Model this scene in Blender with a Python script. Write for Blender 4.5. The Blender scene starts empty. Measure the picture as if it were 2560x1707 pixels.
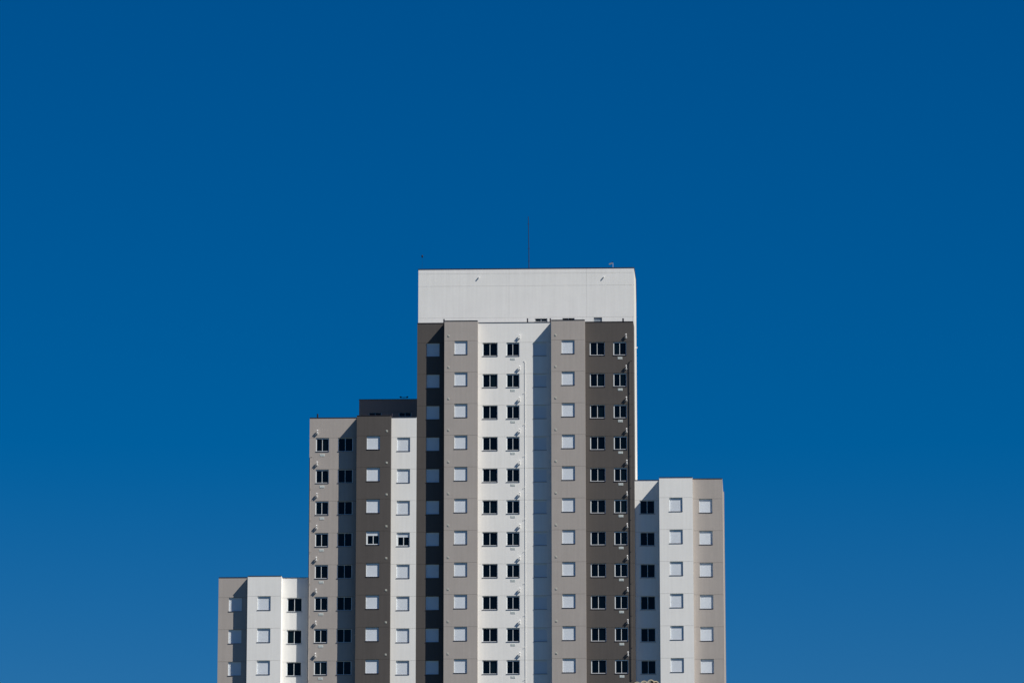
import bpy, bmesh, math, random
from mathutils import Vector, Matrix
random.seed(7)
S = bpy.context.scene
COL = S.collection

# ------------------------------------------------------------------ camera
PSI = math.radians(1.8)          # the street looks at the facades slightly from the right
TH = math.atan(0.2236)           # camera pitched up
EYE = 36.0                       # the viewpoint lies 36 m below the foot of the towers
cam = bpy.data.cameras.new('camera'); co = bpy.data.objects.new('camera', cam); COL.objects.link(co)
fw = Vector((-math.sin(PSI)*math.cos(TH), math.cos(PSI)*math.cos(TH), math.sin(TH)))
rt = Vector((math.cos(PSI), math.sin(PSI), 0)); up = rt.cross(fw)
b = 0.0007
r2 = (rt*math.cos(b) - up*math.sin(b)).normalized(); u2 = r2.cross(fw).normalized()
M = Matrix((r2, u2, -fw)).transposed().to_4x4()
M.translation = Vector((379*math.sin(PSI), -379*math.cos(PSI), -EYE))
co.matrix_world = M
cam.sensor_width = 36; cam.lens = 36*11180/2560; cam.clip_start = 1; cam.clip_end = 20000
S.camera = co

# ------------------------------------------------------------------ light
SUN = Vector((1.96, -1.0, 2.31)).normalized()       # towards the sun
elev = math.asin(SUN.z)
w = bpy.data.worlds.new('World'); S.world = w; w.use_nodes = True
nt = w.node_tree; nt.nodes.clear()
sky = nt.nodes.new('ShaderNodeTexSky'); sky.sky_type = 'NISHITA'; sky.sun_disc = False
sky.sun_elevation = elev; sky.sun_rotation = math.atan2(SUN.x, SUN.y)
sky.altitude = 8000; sky.air_density = 3.0; sky.dust_density = 0.0; sky.ozone_density = 8.0
hs = nt.nodes.new('ShaderNodeHueSaturation'); hs.inputs['Saturation'].default_value = 1.36; hs.inputs['Hue'].default_value = 0.507
bg = nt.nodes.new('ShaderNodeBackground'); bg.inputs[1].default_value = 0.05
out = nt.nodes.new('ShaderNodeOutputWorld')
nt.links.new(sky.outputs[0], hs.inputs['Color']); nt.links.new(hs.outputs[0], bg.inputs[0]); nt.links.new(bg.outputs[0], out.inputs[0])
sl = bpy.data.lights.new('sun', 'SUN'); sl.energy = 5.0; sl.angle = math.radians(0.5); sl.color = (1.0, 0.952, 0.86)
so = bpy.data.objects.new('sun', sl); COL.objects.link(so)
so.rotation_euler = (-SUN).to_track_quat('-Z', 'Y').to_euler()
so.location = (40, -60, 120)
S.view_settings.view_transform = 'Standard'; S.view_settings.look = 'None'
S.view_settings.exposure = 0.22; S.view_settings.gamma = 1
S.render.film_transparent = False
S.cycles.max_bounces = 6

# ------------------------------------------------------------------ materials
def mat(name, col, rough=0.85, var=0.05, bump=0.0, spec=0.3, streak=0.0, metal=0.0):
    m = bpy.data.materials.new(name); m.use_nodes = True
    t = m.node_tree; N = t.nodes; L = t.links
    p = N['Principled BSDF']
    p.inputs['Roughness'].default_value = rough; p.inputs['Specular IOR Level'].default_value = spec
    p.inputs['Metallic'].default_value = metal
    if var == 0:
        p.inputs['Base Color'].default_value = (*col, 1); return m
    g = N.new('ShaderNodeNewGeometry')
    n1 = N.new('ShaderNodeTexNoise'); n1.inputs['Scale'].default_value = 0.55; n1.inputs['Detail'].default_value = 6; n1.inputs['Roughness'].default_value = .62
    L.new(g.outputs['Position'], n1.inputs['Vector'])
    mp = N.new('ShaderNodeMapping'); mp.inputs['Scale'].default_value = (5.0, 5.0, 0.22)
    L.new(g.outputs['Position'], mp.inputs['Vector'])
    n2 = N.new('ShaderNodeTexNoise'); n2.inputs['Scale'].default_value = 1.0; n2.inputs['Detail'].default_value = 4
    L.new(mp.outputs[0], n2.inputs['Vector'])
    n3 = N.new('ShaderNodeTexNoise'); n3.inputs['Scale'].default_value = 9.0; n3.inputs['Detail'].default_value = 3
    L.new(g.outputs['Position'], n3.inputs['Vector'])
    def lin(src, k):
        a = N.new('ShaderNodeMath'); a.operation = 'MULTIPLY_ADD'; L.new(src, a.inputs[0]); a.inputs[1].default_value = k; a.inputs[2].default_value = -k*0.5
        return a.outputs[0]
    a = lin(n1.outputs[0], var*2); c = lin(n2.outputs[0], streak*2); d = lin(n3.outputs[0], var*1.0)
    s1 = N.new('ShaderNodeMath'); L.new(a, s1.inputs[0]); L.new(c, s1.inputs[1])
    s2 = N.new('ShaderNodeMath'); L.new(s1.outputs[0], s2.inputs[0]); L.new(d, s2.inputs[1])
    s3 = N.new('ShaderNodeMath'); L.new(s2.outputs[0], s3.inputs[0]); s3.inputs[1].default_value = 1.0
    vm = N.new('ShaderNodeVectorMath'); vm.operation = 'SCALE'; vm.inputs[0].default_value = col
    L.new(s3.outputs[0], vm.inputs['Scale']); L.new(vm.outputs[0], p.inputs['Base Color'])
    if bump:
        n4 = N.new('ShaderNodeTexNoise'); n4.inputs['Scale'].default_value = 30; n4.inputs['Detail'].default_value = 3
        L.new(g.outputs['Position'], n4.inputs['Vector'])
        bp = N.new('ShaderNodeBump'); bp.inputs['Strength'].default_value = bump; bp.inputs['Distance'].default_value = 0.01
        L.new(n4.outputs[0], bp.inputs['Height']); L.new(bp.outputs[0], p.inputs['Normal'])
    return m

WHITE = mat('white_paint', (.835, .825, .80), .8, .06, .25, streak=.07)
TAUPE = mat('taupe_paint', (.41, .372, .345), .85, .09, .25, streak=.09)
DIMMED_WHITE = mat('dimmed_white_paint', (.62, .61, .56), .85, .06, .25, streak=.05)  # white greyed in its colour to dim the sunlit side wall
SHADED_TAUPE = mat('shade_darkened_taupe', (.20, .178, .168), .85, .06, .25, streak=.05)  # taupe with deeper shade put into its colour, for the shadowed penthouse
DARK = mat('dark_brown_paint', (.090, .081, .077), .85, .13, .25, streak=.13)
COPE = mat('dark_coping', (.03, .022, .03), .5, .05)
FRAME = mat('white_frame', (.74, .78, .80), .45, .02)
SHUT = mat('shutter_plastic', (.70, .745, .80), .5, .03)
GLASS = mat('window_glass', (.0015, .003, .006), .04, 0, spec=.2)
gt = GLASS.node_tree; oi = gt.nodes.new('ShaderNodeObjectInfo'); mx = gt.nodes.new('ShaderNodeMix'); mx.data_type = 'RGBA'
pw = gt.nodes.new('ShaderNodeMath'); pw.operation = 'POWER'; pw.inputs[1].default_value = 5
gt.links.new(oi.outputs['Random'], pw.inputs[0]); gt.links.new(pw.outputs[0], mx.inputs['Factor'])
mx.inputs['A'].default_value = (.001, .0025, .005, 1); mx.inputs['B'].default_value = (.004, .009, .013, 1)   # a faint green glint put into the colour of a few panes
gt.links.new(mx.outputs['Result'], gt.nodes['Principled BSDF'].inputs['Base Color'])
SILL = mat('shadow_dark_sill', (.07, .06, .08), .6, .04)  # near-black colour stands in for the shadow line under each sill
VENT = mat('vent_plastic', (.68, .72, .70), .6, .03)
VENT2 = mat('vent_grey', (.56, .56, .50), .6, .03)
FLUE = mat('flue_white', (.8, .8, .8), .4, .02)
BLACK = mat('black_steel', (.015, .015, .03), .5, .05)
STEEL = mat('grey_steel', (.30, .32, .34), .4, .05, metal=.3)
CLAY = mat('clay_tile', (.62, .50, .36), .9, .25, .3)
CREAM = mat('weathered_clay', (.62, .53, .37), .9, .25)
MORTAR = mat('mortar', (.62, .60, .50), .9, .1)
OCHRE = mat('ochre_plaster', (.62, .30, .10), .9, .12, .3)
WOOD = mat('dark_timber', (.05, .025, .015), .8, .15)
LOUV = mat('grey_louvre', (.33, .38, .43), .6, .04)

# ------------------------------------------------------------------ mesh helpers
def mesh(name, bm):
    me = bpy.data.meshes.new(name); bm.normal_update(); bm.to_mesh(me); bm.free(); return me
def obj(name, me, m, parent=None, loc=(0, 0, 0), label=None):
    if isinstance(me, bmesh.types.BMesh): me = mesh(name, me)
    if m and not me.materials: me.materials.append(m)
    o = bpy.data.objects.new(name, me); COL.objects.link(o)
    if parent: o.parent = parent
    o.location = loc
    if label: o['label'] = label
    return o
def box(bm, x0, x1, y0, y1, z0, z1):
    v = [bm.verts.new(p) for p in ((x0,y0,z0),(x1,y0,z0),(x1,y1,z0),(x0,y1,z0),(x0,y0,z1),(x1,y0,z1),(x1,y1,z1),(x0,y1,z1))]
    for f in ((0,3,2,1),(4,5,6,7),(0,1,5,4),(1,2,6,5),(2,3,7,6),(3,0,4,7)): bm.faces.new([v[i] for i in f])
def boxm(*bs):
    bm = bmesh.new()
    for q in bs: box(bm, *q)
    return bm
def prism(pts, z0, z1):
    bm = bmesh.new(); n = len(pts)
    lo = [bm.verts.new((x, y, z0)) for x, y in pts]; hi = [bm.verts.new((x, y, z1)) for x, y in pts]
    bm.faces.new(lo[::-1]); bm.faces.new(hi)
    for i in range(n): bm.faces.new((lo[i], lo[(i+1) % n], hi[(i+1) % n], hi[i]))
    return bm
def tube(bm, pts, r, n=8, r_end=None):
    rings = []
    for i, p in enumerate(pts):
        p = Vector(p)
        d = (Vector(pts[min(i+1, len(pts)-1)]) - Vector(pts[max(i-1, 0)])).normalized()
        a = d.orthogonal().normalized(); c = d.cross(a)
        if i: # keep the ring from twisting
            a = (pa - d*pa.dot(d)).normalized(); c = d.cross(a)
        pa = a
        rr = r if r_end is None else r + (r_end-r)*i/(len(pts)-1)
        rings.append([bm.verts.new(p + (a*math.cos(t*2*math.pi/n) + c*math.sin(t*2*math.pi/n))*rr) for t in range(n)])
    for A, B in zip(rings, rings[1:]):
        for t in range(n): bm.faces.new((A[t], A[(t+1) % n], B[(t+1) % n], B[t]))
    bm.faces.new(rings[0][::-1]); bm.faces.new(rings[-1])
def panel_mesh(x0, x1, z0, z1, yf, yb, holes=()):
    """wall slab with openings right through it; holes = (x0, x1, z0, z1)"""
    xs = sorted({x0, x1, *[h[0] for h in holes], *[h[1] for h in holes]})
    zs = sorted({z0, z1, *[h[2] for h in holes], *[h[3] for h in holes]})
    bm = bmesh.new(); vs = {}
    def V(x, y, z):
        k = (round(x, 5), round(y, 5), round(z, 5))
        if k not in vs: vs[k] = bm.verts.new((x, y, z))
        return vs[k]
    yh = yf + 0.14
    def inside(a, c): return any(h[0] < a < h[1] and h[2] < c < h[3] for h in holes)
    solid = {}
    for i in range(len(xs)-1):
        for j in range(len(zs)-1):
            solid[i, j] = not inside((xs[i]+xs[i+1])/2, (zs[j]+zs[j+1])/2)
    for (i, j), s in solid.items():
        a, c, d, e = xs[i], xs[i+1], zs[j], zs[j+1]
        if s:
            bm.faces.new((V(a, yf, d), V(c, yf, d), V(c, yf, e), V(a, yf, e)))
            for (ni, nj, p, q) in ((i-1, j, (a, e), (a, d)), (i+1, j, (c, d), (c, e)), (i, j-1, (a, d), (c, d)), (i, j+1, (c, e), (a, e))):
                if not solid.get((ni, nj), False):
                    edge = (ni, nj) not in solid
                    y2 = yb if edge else yh
                    try: bm.faces.new((V(q[0], yf, q[1]), V(p[0], yf, p[1]), V(p[0], y2, p[1]), V(q[0], y2, q[1])))
                    except ValueError: pass
    return mesh('wall_panel', bm)

# ------------------------------------------------------------------ windows (origin: middle of the opening's head, on the wall face)
WH = 1.20
def ring(w, h, top, l, r, bot, y0, y1):
    return boxm((-w/2, -w/2+l, y0, y1, -h, 0), (w/2-r, w/2, y0, y1, -h, 0),
                (-w/2+l, w/2-r, y0, y1, -top, 0), (-w/2+l, w/2-r, y0, y1, -h, -h+bot))
def window_kit(w, kind):
    k = []; F = 0.064 if kind in ('sliding', 'header') else 0.08
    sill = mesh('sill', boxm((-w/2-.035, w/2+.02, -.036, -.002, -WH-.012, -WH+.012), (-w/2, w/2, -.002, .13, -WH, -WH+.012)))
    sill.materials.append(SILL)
    if kind == 'sliding' or kind == 'header':
        top = .05 if kind == 'sliding' else .10
        fr = ring(w, WH, top, .075, .06, .065, F, F+.05)
        x0, x1 = -w/2+.075, w/2-.06; mid = (x0+x1)/2 - .02
        k.append(('mullion', mesh('mullion', boxm((mid-.021, mid+.021, F+.004, F+.045, -WH+.065, -top))), FRAME))
        k.append(('pane', mesh('pane', boxm((x0, mid-.021, F+.030, F+.036, -WH+.065, -top))), GLASS))
        k.append(('pane', mesh('pane', boxm((mid+.021, x1, F+.038, F+.044, -WH+.065, -top))), GLASS))
    else:
        fr = ring(w, WH, .02, .035, .035, .02, F-.004, F+.05)
        k.append(('shutter_box', mesh('shutter_box', boxm((-w/2+.035, w/2-.035, F-.002, F+.045, -.165, -.02))), FRAME))
        zb = -WH+.02 if kind == 'shutter' else -.40
        bm = bmesh.new(); n = max(1, int((-.175-zb)/.085)); st = (-.175-zb)/n
        for i in range(n):
            z1 = -.175-i*st; z0 = z1-st
            x0, x1 = -w/2+.035, w/2-.035; y = F+.012
            for (za, ya, zc, yc) in ((z1, y+.006, z1-.008, y+.010), (z1-.008, y+.010, z1-.022, y), (z1-.022, y, z0+.008, y-.003), (z0+.008, y-.003, z0, y+.006)):
                v = [bm.verts.new(q) for q in ((x0, yc, zc), (x1, yc, zc), (x1, ya, za), (x0, ya, za))]; bm.faces.new(v)
        box(bm, -w/2+.035, w/2-.035, F+.02, F+.03, zb, -.165)
        k.append(('shutter_curtain', mesh('shutter_curtain', bm), SHUT))
        if kind == 'half':
            a0, a1 = -w/2+.035, w/2-.035; c0, c1 = a0+.10, a1-.04; m = (c0+c1)/2
            k.append(('sash', mesh('sash', boxm((a0, c0, F+.012, F+.05, -WH+.02, zb-.002), (c1, a1, F+.012, F+.05, -WH+.02, zb-.002),
                      (c0, c1, F+.012, F+.05, -WH+.02, -WH+.095), (m-.028, m+.028, F+.014, F+.048, -WH+.095, zb-.002))), FRAME))
            k.append(('pane', mesh('pane', boxm((c0, m-.028, F+.030, F+.036, -WH+.095, zb-.002))), GLASS))
            k.append(('pane', mesh('pane', boxm((m+.028, c1, F+.036, F+.042, -WH+.095, zb-.002))), GLASS))
    return mesh('window', fr), [('sill', sill, None)] + k
KITS = {}
def window(parent, x, y, z, w, kind, label=None):
    key = (w, kind)
    if key not in KITS: KITS[key] = window_kit(w, kind)
    fr, parts = KITS[key]
    f = obj('window', fr, FRAME, parent, (x, y, z), label)
    for n, me, m in parts: obj(n, me, m, f)

# small fittings, shared meshes
def sq_vent():
    bm = boxm((-.085, .085, -.014, 0, -.085, .085))
    for i in range(4): box(bm, -.065, .065, -.026, -.0145, -.062+i*.034, -.045+i*.034)
    return mesh('vent_grille', bm)
def rect_vent():
    bm = boxm((-.205, .205, -.008, 0, -.105, .105))
    for i in range(6): box(bm, -.185, .185, -.018, -.0085, -.088+i*.031, -.070+i*.031)
    return mesh('vent_grille', bm)
def flue():
    bm = bmesh.new()
    tube(bm, [(0, .01, 0), (0, -.08, 0), (0, -.115, .012), (-.004, -.135, .045), (-.012, -.14, .10), (-.016, -.14, .23)], .038, 10)
    tube(bm, [(0, .004, 0), (0, -.012, 0)], .065, 12)
    tube(bm, [(-.085, .004, -.02), (-.085, -.09, -.02)], .032, 8)
    tube(bm, [(-.018, -.14, .245), (-.018, -.14, .275), (-.018, -.14, .325)], .092, 14, .03)
    for a in range(3):
        t = a*2.1; tube(bm, [(-.016+.03*math.cos(t), -.14+.03*math.sin(t), .22), (-.016+.03*math.cos(t), -.14+.03*math.sin(t), .25)], .006, 5)
    return mesh('flue_pipe', bm)
SQ, RC, FL = sq_vent(), rect_vent(), flue()

# ------------------------------------------------------------------ towers
J0, FH = 84.66 - 0.0, 2.778        # head of the top windows, floor height (eye level = 0)
def Z(z): return z - 36.0          # heights above the foot of the towers
NR = 12                            # window rows of the tallest tower (the lowest ends under the frame)
GAP = 0.007
def tower(name, label, x, base=0):
    t = bpy.data.objects.new(name, None); COL.objects.link(t); t.location = (x, 0, 0)
    t['label'] = label; t['category'] = 'apartment block'; t['group'] = 'stepped apartment towers'
    return t
LMAT = [(WHITE, 'white'), (TAUPE, 'taupe'), (DARK, 'dark brown')]
def strip(t, x0, x1, yf, yb, m, first, wins, roofz):
    """one vertical strip of facade: a parapet panel, then one panel a floor with its openings"""
    ox = t.location.x
    px = x0 - ox; qx = x1 - ox
    obj('wall_panel', panel_mesh(px, qx, 0, roofz-(J0-first*FH)-GAP, yf, yb), m, t, (0, 0, Z(J0-first*FH)+GAP))
    holes = [(wx-ox-ww/2, wx-ox+ww/2, FH-.012-WH, FH-.012) for wx, ww, k in wins]
    pm = panel_mesh(px, qx, GAP, FH-GAP, yf, yb, holes); pm.materials.append(m)
    for r in range(first, NR):
        obj('wall_panel', pm, None, t, (0, 0, Z(J0-(r+1)*FH)))
        for wx, ww, k in wins:
            kind, lab = k, None
            if k == 'shutter' and first == 3 and r == 6: kind, lab = 'half', 'window with its roller shutter half open'
            window(t, wx-ox, yf, Z(J0-r*FH)-.012, ww, kind, lab)
    zl = Z(J0-NR*FH)
    obj('lower_wall', boxm((px, qx, yf, yb, 0.0, zl-GAP)), m, t)
    obj('coping', boxm((px-.0, qx+.0, yf-.03, yb+.02, 0, .035)), COPE, t, (0, 0, Z(roofz)))
def fittings(t, me, m, x, y, dz, first, rows=NR, name='vent_grille'):
    for r in range(first, rows):
        obj(name, me, m, t, (x-t.location.x, y, Z(J0-r*FH)+dz))
def wall_pipe(t, x0, x1, y, ztop, side, m, rad=.03, off=.09):
    ox = t.location.x; bm = bmesh.new()
    zb = Z(J0-NR*FH)
    pts = [(x0-ox+side*.13, y+.02, Z(ztop)+.03), (x0-ox+side*.13, y-off+.01, Z(ztop)+.03), (x0-ox+side*.03, y-off, Z(ztop)+.03), (x0-ox, y-off, Z(ztop)-.02), (x1-ox, y-off, zb)]
    tube(bm, pts, rad, 8)
    obj('wall_pipe', bm, m, t)
    c = bmesh.new(); tube(c, [(0, .01, 0), (0, -.06, 0)], .016, 6); box(c, -.02, side*.09+.02, -.075, -.055, -.012, .012)
    cm = mesh('pipe_clip', c)
    z = ztop - 2.76
    while Z(z) > zb:
        obj('pipe_clip', cm, m, t, (x0-ox+side*.06, y, Z(z))); z -= FH
def stub(t, x, y, z0, z1, r=.06):
    bm = bmesh.new(); tube(bm, [(x-t.location.x, y, Z(z0)), (x-t.location.x, y, Z(z1))], r, 8)
    obj('roof_vent_pipe', bm, BLACK, t)

# --- tallest tower
M0 = tower('apartment_tower', 'tallest tower, with white blank penthouse wall on its roof and mast on top', 1.15)
BD = 0.82
strip(M0, -8.235, -5.838, 0, .16, DARK, 0, [(-6.861, 1.12, 'shutter')], 86.42)
strip(M0, -5.838, -2.945, -BD, .16, TAUPE, 0, [(-4.395, 1.13, 'shutter')], 86.42)
strip(M0, -2.945, 3.418, 0, .16, WHITE, 0, [(-1.903, 1.31, 'sliding'), (.078, 1.13, 'header'), (2.415, 1.13, 'shutter')], 86.42)
strip(M0, 3.418, 6.346, -BD, .16, TAUPE, 0, [(4.883, 1.13, 'shutter')], 86.42)
strip(M0, 6.346, 10.535, 0, .16, DARK, 0, [(7.404, 1.31, 'sliding'), (9.358, 1.13, 'header')], 86.42)
ox = M0.location.x
obj('side_wall', prism([(10.2-ox, .1605), (10.538-ox, .1605), (10.612-ox, 1.928), (10.2-ox, 1.928)], 0, Z(86.42)), DARK, M0)
obj('wall', prism([(-8.22-ox, .145), (10.19-ox, .145), (10.19-ox, 1.928), (-8.22-ox, 1.928)], 0, Z(85.7)), DARK, M0)
obj('wall', prism([(-8.25-ox, 2.072), (10.619-ox, 2.072), (10.757-ox, 6.3), (10.757-ox, 15), (-8.25-ox, 15)], 0, Z(91.64)), DIMMED_WHITE, M0)
obj('coping', prism([(-8.29-ox, 1.90), (10.65-ox, 1.90), (10.785-ox, 6.3), (10.785-ox, 15.03), (-8.29-ox, 15.03)], Z(91.70), Z(91.735)), COPE, M0)
# penthouse front, panel by panel
xs = [-8.265, -.316, 6.467, 10.621]; zs = [91.69, 91.27, 90.157, 87.31]
for i in range(3):
    for j in range(3):
        obj('wall_panel', panel_mesh(xs[i]-ox+.004, xs[i+1]-ox-.004, Z(zs[j+1])+.006, Z(zs[j])-.006, 1.93, 2.08), WHITE, M0)
low = [(-8.265, -3.207, []), (-3.207, 6.124, [(2.482, 1.10, 87.216, .30), (4.871, 1.09, 87.232, .30)]), (6.124, 10.467, [(7.444, .72, 87.27, .40)]), (10.467, 10.621, [])]
for a, c, hs_ in low:
    H = [(wx-ox-ww/2, wx-ox+ww/2, Z(zt)-hh, Z(zt)) for wx, ww, zt, hh in hs_]
    obj('wall_panel', panel_mesh(a-ox+.004, c-ox-.004, Z(85.7), Z(87.304), 1.93, 2.08, H), WHITE, M0)
for wx, zt in ((2.482, 87.216), (4.871, 87.232)):
    f = obj('window', boxm((-.55, -.50, .055, .095, -.30, 0), (.50, .55, .055, .095, -.30, 0), (-.50, .50, .055, .095, -.03, 0), (-.50, .50, .055, .095, -.30, -.245)), FRAME, M0, (wx-ox, 1.93, Z(zt)))
    obj('mullion', boxm((-.02, .02, .056, .09, -.245, -.03)), FRAME, f)
    obj('pane', boxm((-.50, -.02, .07, .076, -.245, -.03)), GLASS, f); obj('pane', boxm((.02, .50, .07, .076, -.245, -.03)), GLASS, f)
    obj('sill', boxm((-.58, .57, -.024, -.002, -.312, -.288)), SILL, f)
f = obj('louvre_vent', boxm((-.36, .36, .085, .095, -.40, 0)), LOUV, M0, (7.444-ox, 1.93, Z(87.27)))
for q in range(7): obj('slat', boxm((-.35, .35, .070, .084, -.385+q*.054, -.350+q*.054)), LOUV, f)
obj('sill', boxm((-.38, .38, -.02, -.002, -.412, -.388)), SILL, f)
for x, z in ((-2.998, 90.925), (7.942, 90.871)):
    bm = bmesh.new(); tube(bm, [(x-ox+.02, 1.94, Z(z)), (x-ox+.02, 1.80, Z(z)-.01)], .055, 10); obj('overflow_spout', bm, FLUE, M0)
fittings(M0, SQ, VENT2, -5.475, -BD, .43, 0); fittings(M0, SQ, VENT2, 3.789, -BD, .425, 0)
fittings(M0, RC, VENT, .062, 0, -1.475, 0); fittings(M0, RC, VENT, 9.367, 0, -1.47, 0)
fittings(M0, FL, FLUE, .66, 0, .345, 0, name='flue_pipe'); fittings(M0, FL, FLUE, 9.913, 0, .335, 0, name='flue_pipe')
wall_pipe(M0, 1.15, 1.17, 0, 82.96, -1, WHITE, .013, .045); wall_pipe(M0, 10.24, 10.246, 0, 82.96, 1, DARK)
for x in (-5.928, 1.344, 3.324): stub(M0, x, .25, 85.8, 86.84)
stub(M0, 9.654, .25, 85.8, 86.78, .07)
bm = bmesh.new(); tube(bm, [(10.60-ox, 4, Z(84.93)), (10.80-ox, 4, Z(84.95)), (10.85-ox, 4, Z(85.05))], .05, 8)
obj('flue_pipe', bm, FLUE, M0)

# --- middle-left tower
M1 = tower('apartment_tower', 'second tallest tower, left of the tallest one, with dark brown bay and shaded penthouse', -12.9)
ox = M1.location.x; Y = -.03; RZ = 78.085
strip(M1, -17.53, -13.392, Y, Y+.16, TAUPE, 3, [(-16.41, 1.13, 'header'), (-14.42, 1.31, 'sliding')], RZ)
strip(M1, -13.392, -10.438, Y-BD, Y+.16, DARK, 3, [(-11.947, 1.14, 'shutter')], RZ)
strip(M1, -10.438, -8.262, Y, Y+.16, WHITE, 3, [(-9.381, 1.13, 'shutter')], RZ)
obj('wall', boxm((-17.52-ox, -8.275-ox, Y+.145, 15, 0, Z(77.4))), TAUPE, M1)
obj('parapet', boxm((-17.50-ox, -8.28-ox, 14.8, 14.995, Z(77.4), Z(78.08))), TAUPE, M1)
px0, px1, PY = -13.588-ox, -8.30-ox, 5.0
for a, c, hx in ((px0, -10.98-ox, -12.17), (-10.97-ox, px1, -9.55)):
    obj('wall_panel', panel_mesh(a, c, Z(77.4), Z(79.66), PY, PY+.16, [(hx-ox-.56, hx-ox+.56, Z(79.17), Z(79.57))]), SHADED_TAUPE, M1)
    f = obj('window', boxm((-.56, -.50, .055, .095, -.40, 0), (.50, .56, .055, .095, -.40, 0), (-.50, .50, .055, .095, -.03, 0), (-.50, .50, .055, .095, -.40, -.34)), STEEL, M1, (hx-ox, PY, Z(79.57)))
    obj('pane', boxm((-.50, -.02, .07, .076, -.34, -.03)), GLASS, f); obj('pane', boxm((.02, .50, .07, .076, -.34, -.03)), GLASS, f)
    obj('mullion', boxm((-.02, .02, .056, .09, -.34, -.03)), STEEL, f)
obj('wall_panel', panel_mesh(px0, px1, Z(79.672), Z(80.73), PY, PY+.16), SHADED_TAUPE, M1)
obj('wall', boxm((px0+.01, px1, PY+.142, 13, Z(77.4), Z(80.70))), SHADED_TAUPE, M1)
obj('coping', boxm((px0-.03, px1, PY-.03, 13.03, Z(80.735), Z(80.765))), COPE, M1)
fittings(M1, SQ, VENT2, -10.787, Y-BD, .39, 3)
fittings(M1, RC, VENT, -16.42, Y, -1.53, 3)
fittings(M1, FL, FLUE, -16.84, Y, .36, 3, name='flue_pipe')
wall_pipe(M1, -17.45, -17.46, Y, 74.64, 1, TAUPE, .022, .04)
stub(M1, -16.873, .25, 77.3, 78.50, .07); stub(M1, -10.43, .25, 77.3, 78.48, .09)

# --- left tower
M2 = tower('apartment_tower', 'lowest tower, at far left, with white bay between shaded strips', -21.4)
ox = M2.location.x; RZ = 64.17; R = 8
strip(M2, -25.26, -22.70, .11, .27, TAUPE, R, [(-23.80, 1.12, 'shutter')], RZ)
strip(M2, -22.70, -19.80, -.54, .62, WHITE, R, [(-21.27, 1.13, 'shutter')], RZ)
strip(M2, -19.80, -17.545, .46, .62, WHITE, R, [(-18.72, 1.29, 'sliding')], RZ)
obj('wall', prism([(-25.25-ox, .255), (-22.72-ox, .255), (-22.72-ox, .605), (-17.56-ox, .605), (-17.56-ox, 13), (-25.25-ox, 13)], 0, Z(63.5)), TAUPE, M2)
obj('parapet', boxm((-25.24-ox, -17.56-ox, 12.8, 12.995, Z(63.5), Z(64.15))), TAUPE, M2)

# --- right tower
M3 = tower('apartment_tower', 'low tower at right, with white bay and taupe strip at its right edge', 14.3)
ox = M3.location.x; RZ = 72.52; R = 5
strip(M3, 10.562, 12.672, .55, .71, WHITE, R, [(11.632, 1.31, 'sliding')], RZ)
strip(M3, 12.672, 15.54, -.65, .71, WHITE, R, [(14.097, 1.13, 'shutter')], RZ)
strip(M3, 15.54, 18.118, .03, .19, TAUPE, R, [(16.664, 1.13, 'shutter')], RZ)
obj('side_wall', prism([(17.6-ox, .1905), (18.122-ox, .1905), (18.270-ox, 5.99), (17.6-ox, 5.99)], 0, Z(72.50)), TAUPE, M3)
obj('side_wall', prism([(17.6-ox, 5.995), (18.345-ox, 5.995), (18.40-ox, 9), (18.40-ox, 14), (17.6-ox, 14)], 0, Z(72.50)), TAUPE, M3)
obj('wall', prism([(10.60-ox, .695), (15.56-ox, .695), (15.56-ox, .175), (17.59-ox, .175), (17.59-ox, 14), (10.80-ox, 14), (10.80-ox, 2.2), (10.62-ox, 2.2)], 0, Z(71.8)), WHITE, M3)

# ------------------------------------------------------------------ things on the roofs
def thing(name, label, cat, loc, group=None):
    t = bpy.data.objects.new(name, None); COL.objects.link(t); t.location = loc; t['label'] = label; t['category'] = cat
    if group: t['group'] = group
    return t
t = thing('antenna_mast', 'thin tall mast with small crossbars standing on the penthouse roof', 'antenna', (1.40, 3.0, Z(91.72)))
bm = bmesh.new(); tube(bm, [(0, 0, 0), (-.01, 0, 2.0), (-.05, 0, 4.95)], .034, 8, .022); obj('pole', bm, BLACK, t)
for z, l, c in ((.90, .09, -.01), (2.05, .10, -.01), (4.25, .10, -.04)):
    obj('crossbar', boxm((c-l, c+l, -.012, .012, z-.012, z+.012)), BLACK, t)
bm = bmesh.new(); tube(bm, [(0, 0, 0), (0, 0, .03)], .12, 10); obj('base_plate', bm, BLACK, t)
t = thing('warning_light', 'dark drop-shaped light on a hair-thin pole at the penthouse left corner', 'warning light', (-7.99, 3.0, Z(91.72)))
bm = bmesh.new(); tube(bm, [(0, 0, 0), (0, 0, 1.27)], .0045, 6); obj('pole', bm, BLACK, t)
bm = bmesh.new(); prof = [(.010, 0), (.038, .05), (.07, .11), (.08, .17), (.07, .22), (.038, .26), (.008, .27)]
rings = [[bm.verts.new((r*math.cos(a*math.pi/6), r*math.sin(a*math.pi/6), z)) for a in range(12)] for r, z in prof]
for A, B in zip(rings, rings[1:]):
    for a in range(12): bm.faces.new((A[a], A[(a+1) % 12], B[(a+1) % 12], B[a]))
o = obj('lamp_head', bm, BLACK, t, (0, 0, 1.27))
t = thing('roof_antenna', 'small pale pole with grey paddle near the penthouse right corner', 'antenna', (8.775, 3.0, Z(91.72)))
bm = bmesh.new(); tube(bm, [(0, 0, 0), (0, 0, .72)], .013, 6); obj('pole', bm, FRAME, t)
obj('cap', boxm((-.09, .0, -.03, .03, .72, .78)), BLACK, t)
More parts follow.
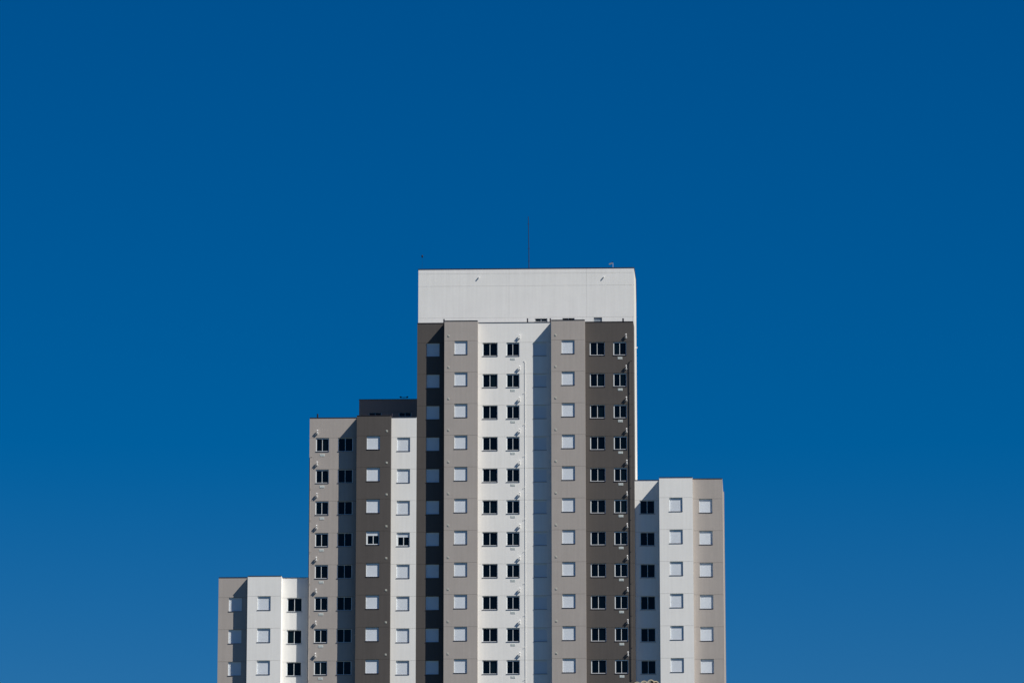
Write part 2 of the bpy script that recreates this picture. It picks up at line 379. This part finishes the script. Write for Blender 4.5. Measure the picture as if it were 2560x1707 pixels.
bm = boxm((-.16, .16, -.02, .02, -.06, .06)); bmesh.ops.rotate(bm, verts=bm.verts, cent=(0, 0, 0), matrix=Matrix.Rotation(math.radians(-22), 3, 'Y'))
obj('paddle', bm, STEEL, t, (-.19, 0, .62))
t = thing('floodlight_pair', 'two dark floodlights on a short bar above the shaded penthouse', 'floodlight', (-9.66, 5.15, Z(80.77)))
for x in (-.26, 0, .26):
    bm = bmesh.new(); tube(bm, [(x, 0, 0), (x, 0, .17)], .014, 6); obj('leg', bm, BLACK, t)
obj('crossbar', boxm((-.34, .34, -.02, .02, .14, .185)), BLACK, t)
for s in (-1, 1):
    bm = boxm((-.085, .085, -.06, .06, -.035, .045)); bmesh.ops.rotate(bm, verts=bm.verts, cent=(0, 0, 0), matrix=Matrix.Rotation(math.radians(-12*s), 3, 'Y'))
    obj('lamp_head', bm, BLACK, t, (s*.29, 0, .205))

# ------------------------------------------------------------------ near roof corner with clay tiles, at the lower edge
A = Vector((11.90, -238.8, -15.665))
h = thing('tiled_house', 'clay tiled roof peak of a nearer house at the lower edge', 'house', (A.x, A.y, A.z-5.0))
sl1, sl2 = math.tan(math.radians(9.4)), math.tan(math.radians(19.5))
LW, RW, DP = 3.6, 2.2, 5.0
bm = bmesh.new()   # gable walls and sides as one closed body
fr = [(-LW, -2.2), (RW, -2.2), (RW, 5-.16-RW*sl2), (0, 5-.16), (-LW, 5-.16-LW*sl1)]
a = [bm.verts.new((x, .12, z)) for x, z in fr]; c = [bm.verts.new((x, DP, z)) for x, z in fr]
bm.faces.new(a); bm.faces.new(c[::-1])
for i in range(5): bm.faces.new((a[i], c[i], c[(i+1) % 5], a[(i+1) % 5]))
bmesh.ops.recalc_face_normals(bm, faces=bm.faces)
obj('wall', bm, OCHRE, h)
def tile(m_, name, r, w_):
    bm = bmesh.new(); n = 8; o_, i_ = [], []
    for y in (0, w_):
        o_.append([bm.verts.new((-r*math.cos(math.pi*k/n), y, r*math.sin(math.pi*k/n))) for k in range(n+1)])
        i_.append([bm.verts.new((-(r-.034)*math.cos(math.pi*k/n), y, (r-.034)*math.sin(math.pi*k/n))) for k in range(n+1)])
    for k in range(n):
        bm.faces.new((o_[0][k], o_[0][k+1], o_[1][k+1], o_[1][k])); bm.faces.new((i_[0][k+1], i_[0][k], i_[1][k], i_[1][k+1]))
        bm.faces.new((o_[0][k+1], o_[0][k], i_[0][k], i_[0][k+1]))
    me = mesh(name, bm); me.materials.append(m_); return me
TL = tile(CREAM, 'roof_tile', .118, .45)
def slab(x0, x1, sl, y0, y1, z0, z1, s):
    bm = bmesh.new(); q = []
    for y in (y0, y1):
        for x, zz in ((x0, z0), (x1, z0), (x1, z1), (x0, z1)): q.append(bm.verts.new((x, y, 5+zz-abs(x)*sl)))
    for f in ((0, 1, 2, 3), (7, 6, 5, 4), (0, 4, 5, 1), (1, 5, 6, 2), (2, 6, 7, 3), (3, 7, 4, 0)): bm.faces.new([q[i] for i in f])
    bmesh.ops.recalc_face_normals(bm, faces=bm.faces)
    return bm
obj('fascia', slab(-LW-.2, 0, sl1, -.10, -.06, -.22, -.055, -1), OCHRE, h)
obj('roof_slab', slab(-LW-.2, 0, sl1, -.06, DP+.2, -.15, -.06, -1), WOOD, h)
obj('roof_slab', slab(0.002, RW+.2, sl2, -.10, DP+.2, -.15, -.02, 1), WOOD, h)
obj('mortar_bed', slab(-LW-.2, -.002, sl1, -.13, .34, -.054, -.018, -1), MORTAR, h)
for i in range(17):
    x = -.02 - i*.218
    o = obj('roof_tile', TL, None, h, (x, -.14+random.uniform(-.012, .012), 5-.085-abs(x)*sl1+random.uniform(-.004, .004))); o.rotation_euler = (0, -math.radians(9.4)+random.uniform(-.05, .05), random.uniform(-.04, .04))
for i in range(9):
    x = .13 + i*.218
    o = obj('roof_tile', TL, None, h, (x, -.10+random.uniform(-.012, .012), 5-.085-abs(x)*sl2)); o.rotation_euler = (0, math.radians(19.5), random.uniform(-.04, .04))
bm = bmesh.new()   # the rest of the covering, out of sight from the street
for i in range(17):
    x = -.02-i*.218; tube(bm, [(x, .32, 5-.05-abs(x)*sl1), (x, DP+.2, 5-.05-abs(x)*sl1)], .06, 8)
o = obj('roof_covering', bm, CLAY, h); o['kind'] = 'stuff'
bm = bmesh.new()
for i in range(9):
    x = .13+i*.218; tube(bm, [(x, .36, 5-.03-abs(x)*sl2), (x, DP+.2, 5-.03-abs(x)*sl2)], .06, 8)
o = obj('roof_covering', bm, CLAY, h); o['kind'] = 'stuff'

# ------------------------------------------------------------------ the hillside
GR = bpy.data.materials.new('dry_grass'); GR.use_nodes = True
t_ = GR.node_tree; p = t_.nodes['Principled BSDF']; p.inputs['Roughness'].default_value = 1
g = t_.nodes.new('ShaderNodeNewGeometry'); n = t_.nodes.new('ShaderNodeTexNoise'); n.inputs['Scale'].default_value = .08; n.inputs['Detail'].default_value = 8
cr = t_.nodes.new('ShaderNodeValToRGB'); cr.color_ramp.elements[0].position = .35; cr.color_ramp.elements[0].color = (.012, .022, .008, 1)
cr.color_ramp.elements[1].position = .65; cr.color_ramp.elements[1].color = (.035, .035, .018, 1)
t_.links.new(g.outputs['Position'], n.inputs['Vector']); t_.links.new(n.outputs[0], cr.inputs[0]); t_.links.new(cr.outputs[0], p.inputs['Base Color'])
def gz(x, y):
    if y > -12: return -.02 - max(0, y-40)*.02
    if y > -385: return -.02 + (y+12)*(37.6/373)
    return -37.6 + (y+385)*.01
bm = bmesh.new()
gx = [-6000, -2500, -1000, -400] + [i*20 for i in range(-12, 13)] + [400, 1000, 2500, 6000]
gy = [-6000, -2500, -1000, -600, -450, -385] + [i*20 for i in range(-18, 0)] + [-12, 20, 40, 100, 300, 900, 2500, 6000]
grid = [[bm.verts.new((x, y, gz(x, y) + (0 if abs(y+238) < 30 or y > -30 or y < -360 else random.uniform(-.4, .4)))) for x in gx] for y in gy]
for j in range(len(gy)-1):
    for i in range(len(gx)-1): bm.faces.new((grid[j][i], grid[j][i+1], grid[j+1][i+1], grid[j+1][i]))
o = obj('ground', bm, GR); o['kind'] = 'structure'
bpy.context.view_layer.update()
